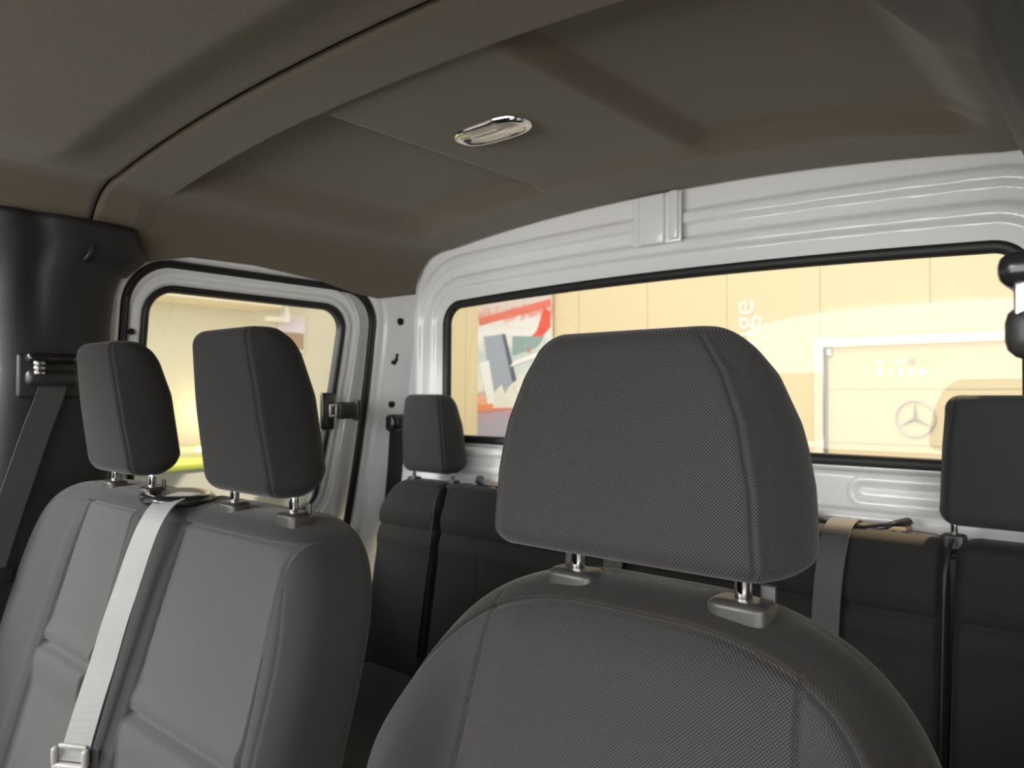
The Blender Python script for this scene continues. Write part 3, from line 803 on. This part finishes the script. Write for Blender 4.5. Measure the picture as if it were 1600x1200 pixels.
o = box('floor_hall', (-1, 3, -.80), (26, 22, .10), M['hall_floor']); tag(o, 'pale showroom floor outside the van', 'floor', kind='structure')
o = box('wall_back', (-2, 9.11, 1.6), (22, .2, 4.8), M['hall_back']); tag(o, 'cream panelled showroom wall behind the van', 'wall', kind='structure')
o = box('wall_side', (-9.2, 3.4, 1.45), (.2, 11.2, 4.4), M['hall_side']); tag(o, 'pale green-grey showroom wall seen through the side window', 'wall', kind='structure')
o = box('ceiling_soffit', (-8.8, 2.9, 2.88), (.8, 5.9, 1.0), M['cream'], bev=.02); tag(o, 'cream boxed-in beam along the side showroom wall', 'ceiling beam', kind='structure')
# framed sectional door in the back wall
gd = empty('door_4', (.2, 9.0, .6), 'cream sectional gate with star emblem in the showroom back wall', 'gate', kind='structure')
box('door_leaf', (0, .0, .06), (4.66, .05, 2.5), M['roller'], gd)
V = [(-2.46, 1.26), (2.46, 1.26), (2.46, -1.27), (2.36, -1.27), (2.36, 1.16), (-2.36, 1.16), (-2.36, -1.27), (-2.46, -1.27)]
fr_ = mesh('door_frame', [(x, -.10, z) for x, z in V]+[(x, .04, z) for x, z in V], [(0, 1, 4, 5), (1, 2, 3, 4), (0, 5, 6, 7), (8, 13, 12, 9), (9, 12, 11, 10), (8, 15, 14, 13)]+[(i, i+8, (i+1) % 8+8, (i+1) % 8) for i in range(8)], M['cream'], gd, smooth=False)
tag(box('guide_rail', (-2.335, -.04, -.04), (.02, .03, 2.4), M['grey_plastic'], gd), 'thin grey guide rail')
tag(box('rail_fitting', (-2.31, -.05, 1.10), (.07, .05, .09), M['steel'], gd, bev=.01), 'small grey fitting in the corner')
em = empty('star_emblem', (-1.215, 8.95, .962), 'thin metal three-pointed star in a ring on the gate', 'emblem')
tube('ring', [(math.cos(2*PI*k/64)*.19, 0, math.sin(2*PI*k/64)*.19) for k in range(64)], .010, M['emblem'], em, closed=True, n=10, up=(0, 1, 0))
V, F = [], []
for k in range(3):
    a = PI/2+2*PI*k/3; tip = (math.cos(a)*.185, 0, math.sin(a)*.185); pl_ = (math.cos(a+PI/3)*.022, 0, math.sin(a+PI/3)*.022); pr2 = (math.cos(a-PI/3)*.022, 0, math.sin(a-PI/3)*.022)
    i = len(V); V += [tip, pl_, pr2, (0, -.02, 0), (0, .01, 0)]; F += [(i, i+1, i+3), (i, i+3, i+2), (i+1, i, i+4), (i, i+2, i+4)]
mesh('star', V, F, M['emblem'], em, smooth=False)
# row of small coloured marks on the gate
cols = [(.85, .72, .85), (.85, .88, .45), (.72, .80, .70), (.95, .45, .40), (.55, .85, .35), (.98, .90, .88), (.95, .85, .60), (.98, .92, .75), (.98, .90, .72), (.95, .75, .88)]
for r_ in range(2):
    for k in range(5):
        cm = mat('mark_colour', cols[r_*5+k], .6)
        o = box('coloured_square', (-1.57+.107*k, 8.965, 1.575-.115*r_), (.062, .004, .062), cm)
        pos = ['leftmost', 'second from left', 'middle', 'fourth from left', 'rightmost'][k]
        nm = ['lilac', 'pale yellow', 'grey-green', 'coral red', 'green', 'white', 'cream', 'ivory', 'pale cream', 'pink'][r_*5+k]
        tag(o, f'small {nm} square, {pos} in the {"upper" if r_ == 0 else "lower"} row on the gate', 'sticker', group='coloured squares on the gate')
o = box('wall_socket', (-2.42, 8.99, .593), (.07, .04, .10), M['steel'], bev=.008); tag(o, 'small grey box low on the cream wall beside the gate', 'socket')
# vertical white lettering: reflection in the rear glass, modelled as letters on the wall
cu = bpy.data.curves.new('lettering', 'FONT'); cu.body = 'nge'; cu.size = .42; cu.extrude = .006
cu.align_x = 'LEFT'
tmp = bpy.data.objects.new('tmp', cu); C.objects.link(tmp)
dg = bpy.context.evaluated_depsgraph_get(); me = bpy.data.meshes.new_from_object(tmp.evaluated_get(dg)); bpy.data.objects.remove(tmp)
me.materials.clear(); me.materials.append(mat('white_letters', (1, .97, .90), .5))
o = bpy.data.objects.new('reflected_lettering', me); C.objects.link(o)
o.rotation_euler = (PI/2, -PI/2, 0); o.location = (-3.02, 8.998, 1.80)
tag(o, 'white upright letters nge from a rear-glass reflection, modelled on the cream wall', 'lettering')

# poster: tall photo print of red machinery
def img_mat():
    m = bpy.data.materials.new('poster_print'); m.use_nodes = True; n = m.node_tree; L = n.links
    b = n.nodes['Principled BSDF']; b.inputs['Roughness'].default_value = .5
    t = n.nodes.new('ShaderNodeTexCoord'); s = n.nodes.new('ShaderNodeSeparateXYZ'); L.new(t.outputs['Generated'], s.inputs[0])
    ns = n.nodes.new('ShaderNodeTexNoise'); ns.inputs['Scale'].default_value = 5; ns.inputs['Detail'].default_value = 6; ns.inputs['Distortion'].default_value = 1.2
    mpn = n.nodes.new('ShaderNodeMapping'); mpn.inputs['Scale'].default_value = (1.3, 1, 2.6); L.new(t.outputs['Generated'], mpn.inputs[0]); L.new(mpn.outputs[0], ns.inputs['Vector'])
    ad = n.nodes.new('ShaderNodeMath'); ad.operation = 'MULTIPLY_ADD'; ad.inputs[1].default_value = .16; L.new(ns.outputs['Fac'], ad.inputs[0]); L.new(s.outputs[2], ad.inputs[2])
    rp_ = n.nodes.new('ShaderNodeValToRGB'); L.new(ad.outputs[0], rp_.inputs[0]); cr = rp_.color_ramp
    stops = [(.0, (.40, .38, .50)), (.36, (.46, .42, .52)), (.41, (.55, .36, .45)), (.44, (.95, .40, .22)), (.475, (.92, .55, .38)), (.50, (.55, .45, .42)), (.55, (.88, .86, .76)), (.63, (.72, .78, .76)), (.74, (.60, .68, .68)), (.82, (.92, .90, .88)), (.90, (.90, .86, .84)), (.94, (.85, .35, .30)), (.98, (.80, .68, .64))]
    while len(cr.elements) < len(stops): cr.elements.new(.5)
    for e, (p_, c_) in zip(cr.elements, stops): e.position = p_; e.color = (*c_, 1)
    L.new(rp_.outputs[0], b.inputs['Base Color']); return m
po = empty('poster', (-6.86, 8.93, 1.42), 'tall framed photo print of red machinery on the cream wall', 'poster')
box('print', (0, 0, 0), (1.50, .04, 2.90), img_mat(), po)
def pflat(nm, pts, col, y_):
    V = [(x, y_, z) for x, z in pts]; o_ = mesh(nm, V, [tuple(range(len(V)))], mat('print_'+nm, col, .5), po, smooth=False); thick(o_, .004); return o_
pflat('red_beam', [(-.72, .90), (.74, 1.10), (.74, 1.22), (-.72, 1.02)], (.86, .22, .16), -.026)
pflat('red_arm', [(.30, .42), (.74, .80), (.74, 1.02), (.62, 1.10), (.48, .75), (.30, .62)], (.88, .12, .08), -.028)
pflat('grey_mast', [(-.62, .72), (-.22, .74), (.0, -.02), (-.40, -.32)], (.38, .42, .50), -.030)
pflat('dark_strut', [(-.22, .74), (-.16, .74), (.08, .02), (.0, -.02)], (.12, .12, .18), -.032)
pflat('green_windscreen', [(.0, .40), (.50, .52), (.62, .66), (.0, .70)], (.30, .42, .40), -.030)
pflat('white_bonnet', [(-.05, .22), (.74, .42), (.74, .50), (.02, .30)], (.95, .95, .92), -.031)
pflat('white_tower', [(-.70, .30), (-.50, .34), (-.34, -.36), (-.50, -.40)], (.92, .92, .90), -.0315)
pflat('pale_stones', [(-.40, -.42), (-.36, -.16), (-.22, -.05), (-.14, -.20), (.0, -.08), (.14, -.26), (.30, -.20), (.36, -.40)], (.86, .83, .74), -.0325)
pflat('orange_kerb', [(-.74, -.50), (.74, -.34), (.74, -.25), (-.74, -.38)], (.90, .30, .14), -.029)

# side view: shelf, picture, bracket, yellow-green car
o = box('display_counter', (-8.4, 4.4, -.13), (.9, 6.5, 1.24), M['cream'], bev=.03); tag(o, 'long low cream counter along the side wall beyond the car', 'counter')
pc = empty('picture', (-9.08, 6.42, 2.10), 'small lilac and brown picture on the side wall, above the nearer headrest', 'picture')
box('picture_frame', (0, 0, 0), (.04, .46, .56), mat('picture_frame', (.80, .78, .72), .5), pc, bev=.005)
box('picture_print', (.022, 0, .12), (.01, .38, .20), mat('picture_light', (.80, .76, .90), .5), pc)
box('picture_lower_print', (.022, 0, -.11), (.01, .38, .24), mat('picture_brown', (.45, .32, .24), .5), pc)
bk = empty('wall_bracket', (-8.8, 6.1, 2.42), 'white angled bracket below the ceiling at the end of the boxed beam', 'bracket')
bm = bmesh.new(); add_box(bm, (0, 0, .10), (.10, .07, .46), bev=.01, rot=Matrix.Rotation(.25, 3, 'X')); add_box(bm, (0, -.10, -.16), (.12, .34, .07), bev=.01)
bmobj('bracket_arm', bm, mat('bracket_white', (.95, .93, .86), .4), bk)
lgt = bpy.data.lights.new('wall_uplight', 'POINT'); lgt.energy = 5; lgt.color = (1, .68, .28); lgt.shadow_soft_size = .15
o = bpy.data.objects.new('wall_uplight', lgt); C.objects.link(o); o.location = (-8.85, 5.0, .95)

car = empty('parked_car', (-4.1, 1.8, -.75), 'yellow-green car parked beside the van, seen through the side window', 'car')
M['lime'] = mat('lime_paint', (.62, .66, .10), .25, coat=1)
M['carglass'] = mat('dark_car_glass', (.10, .11, .09), .06, coat=.5)
prof_b = [(-2.1, .35), (-2.15, .72), (-2.0, 1.0), (-1.3, 1.13), (-1.1, 1.15), (1.5, 1.19), (1.95, 1.15), (2.1, .85), (2.1, .38), (1.8, .28), (-1.8, .28)]
prof_r = [(-1.15, 1.13), (-.45, 1.42), (-.1, 1.49), (1.1, 1.51), (1.55, 1.44), (1.85, 1.16)]
def extr(nm, prof, hw_, m, sc_top=None, hwt=None):
    V, F = [], []; n = len(prof)
    zs_ = [p[1] for p in prof]; a_, b_ = min(zs_), max(zs_)
    for s_ in (-1, 1):
        for y_, z_ in prof:
            k = (z_-a_)/(b_-a_); V.append((s_*(hw_*(1-k)+(hwt or hw_)*k), y_, z_))
    F = [tuple(range(n))[::-1], tuple(range(n, 2*n))] + [(i, (i+1) % n, n+(i+1) % n, n+i) for i in range(n)]
    o_ = mesh(nm, V, F, m, car, smooth=False); md = o_.modifiers.new('bevel', 'BEVEL'); md.width = .05; md.segments = 4; return o_
extr('body', prof_b, .88, M['lime'])
extr('cabin', prof_r, .80, M['carglass'], hwt=.60)
box('roof', (0, .50, 1.505), (1.24, 1.60, .06), M['lime'], car, bev=.02)
for s_ in (-1, 1):
    tube('roof_pillar', [(s_*.80, -1.12, 1.15), (s_*.66, -.45, 1.42), (s_*.60, -.1, 1.49), (s_*.60, 1.1, 1.51), (s_*.66, 1.55, 1.44), (s_*.80, 1.82, 1.17)], .03, M['lime'], car)
    for yy in (-1.3, 1.3):
        wh = tube('wheel', [(s_*.70, yy, .32), (s_*.89, yy, .32)], .32, M['rubber'], car, n=32)
        tube('rim', [(s_*.86, yy, .32), (s_*.90, yy, .32)], .20, M['steel'], wh, n=24)
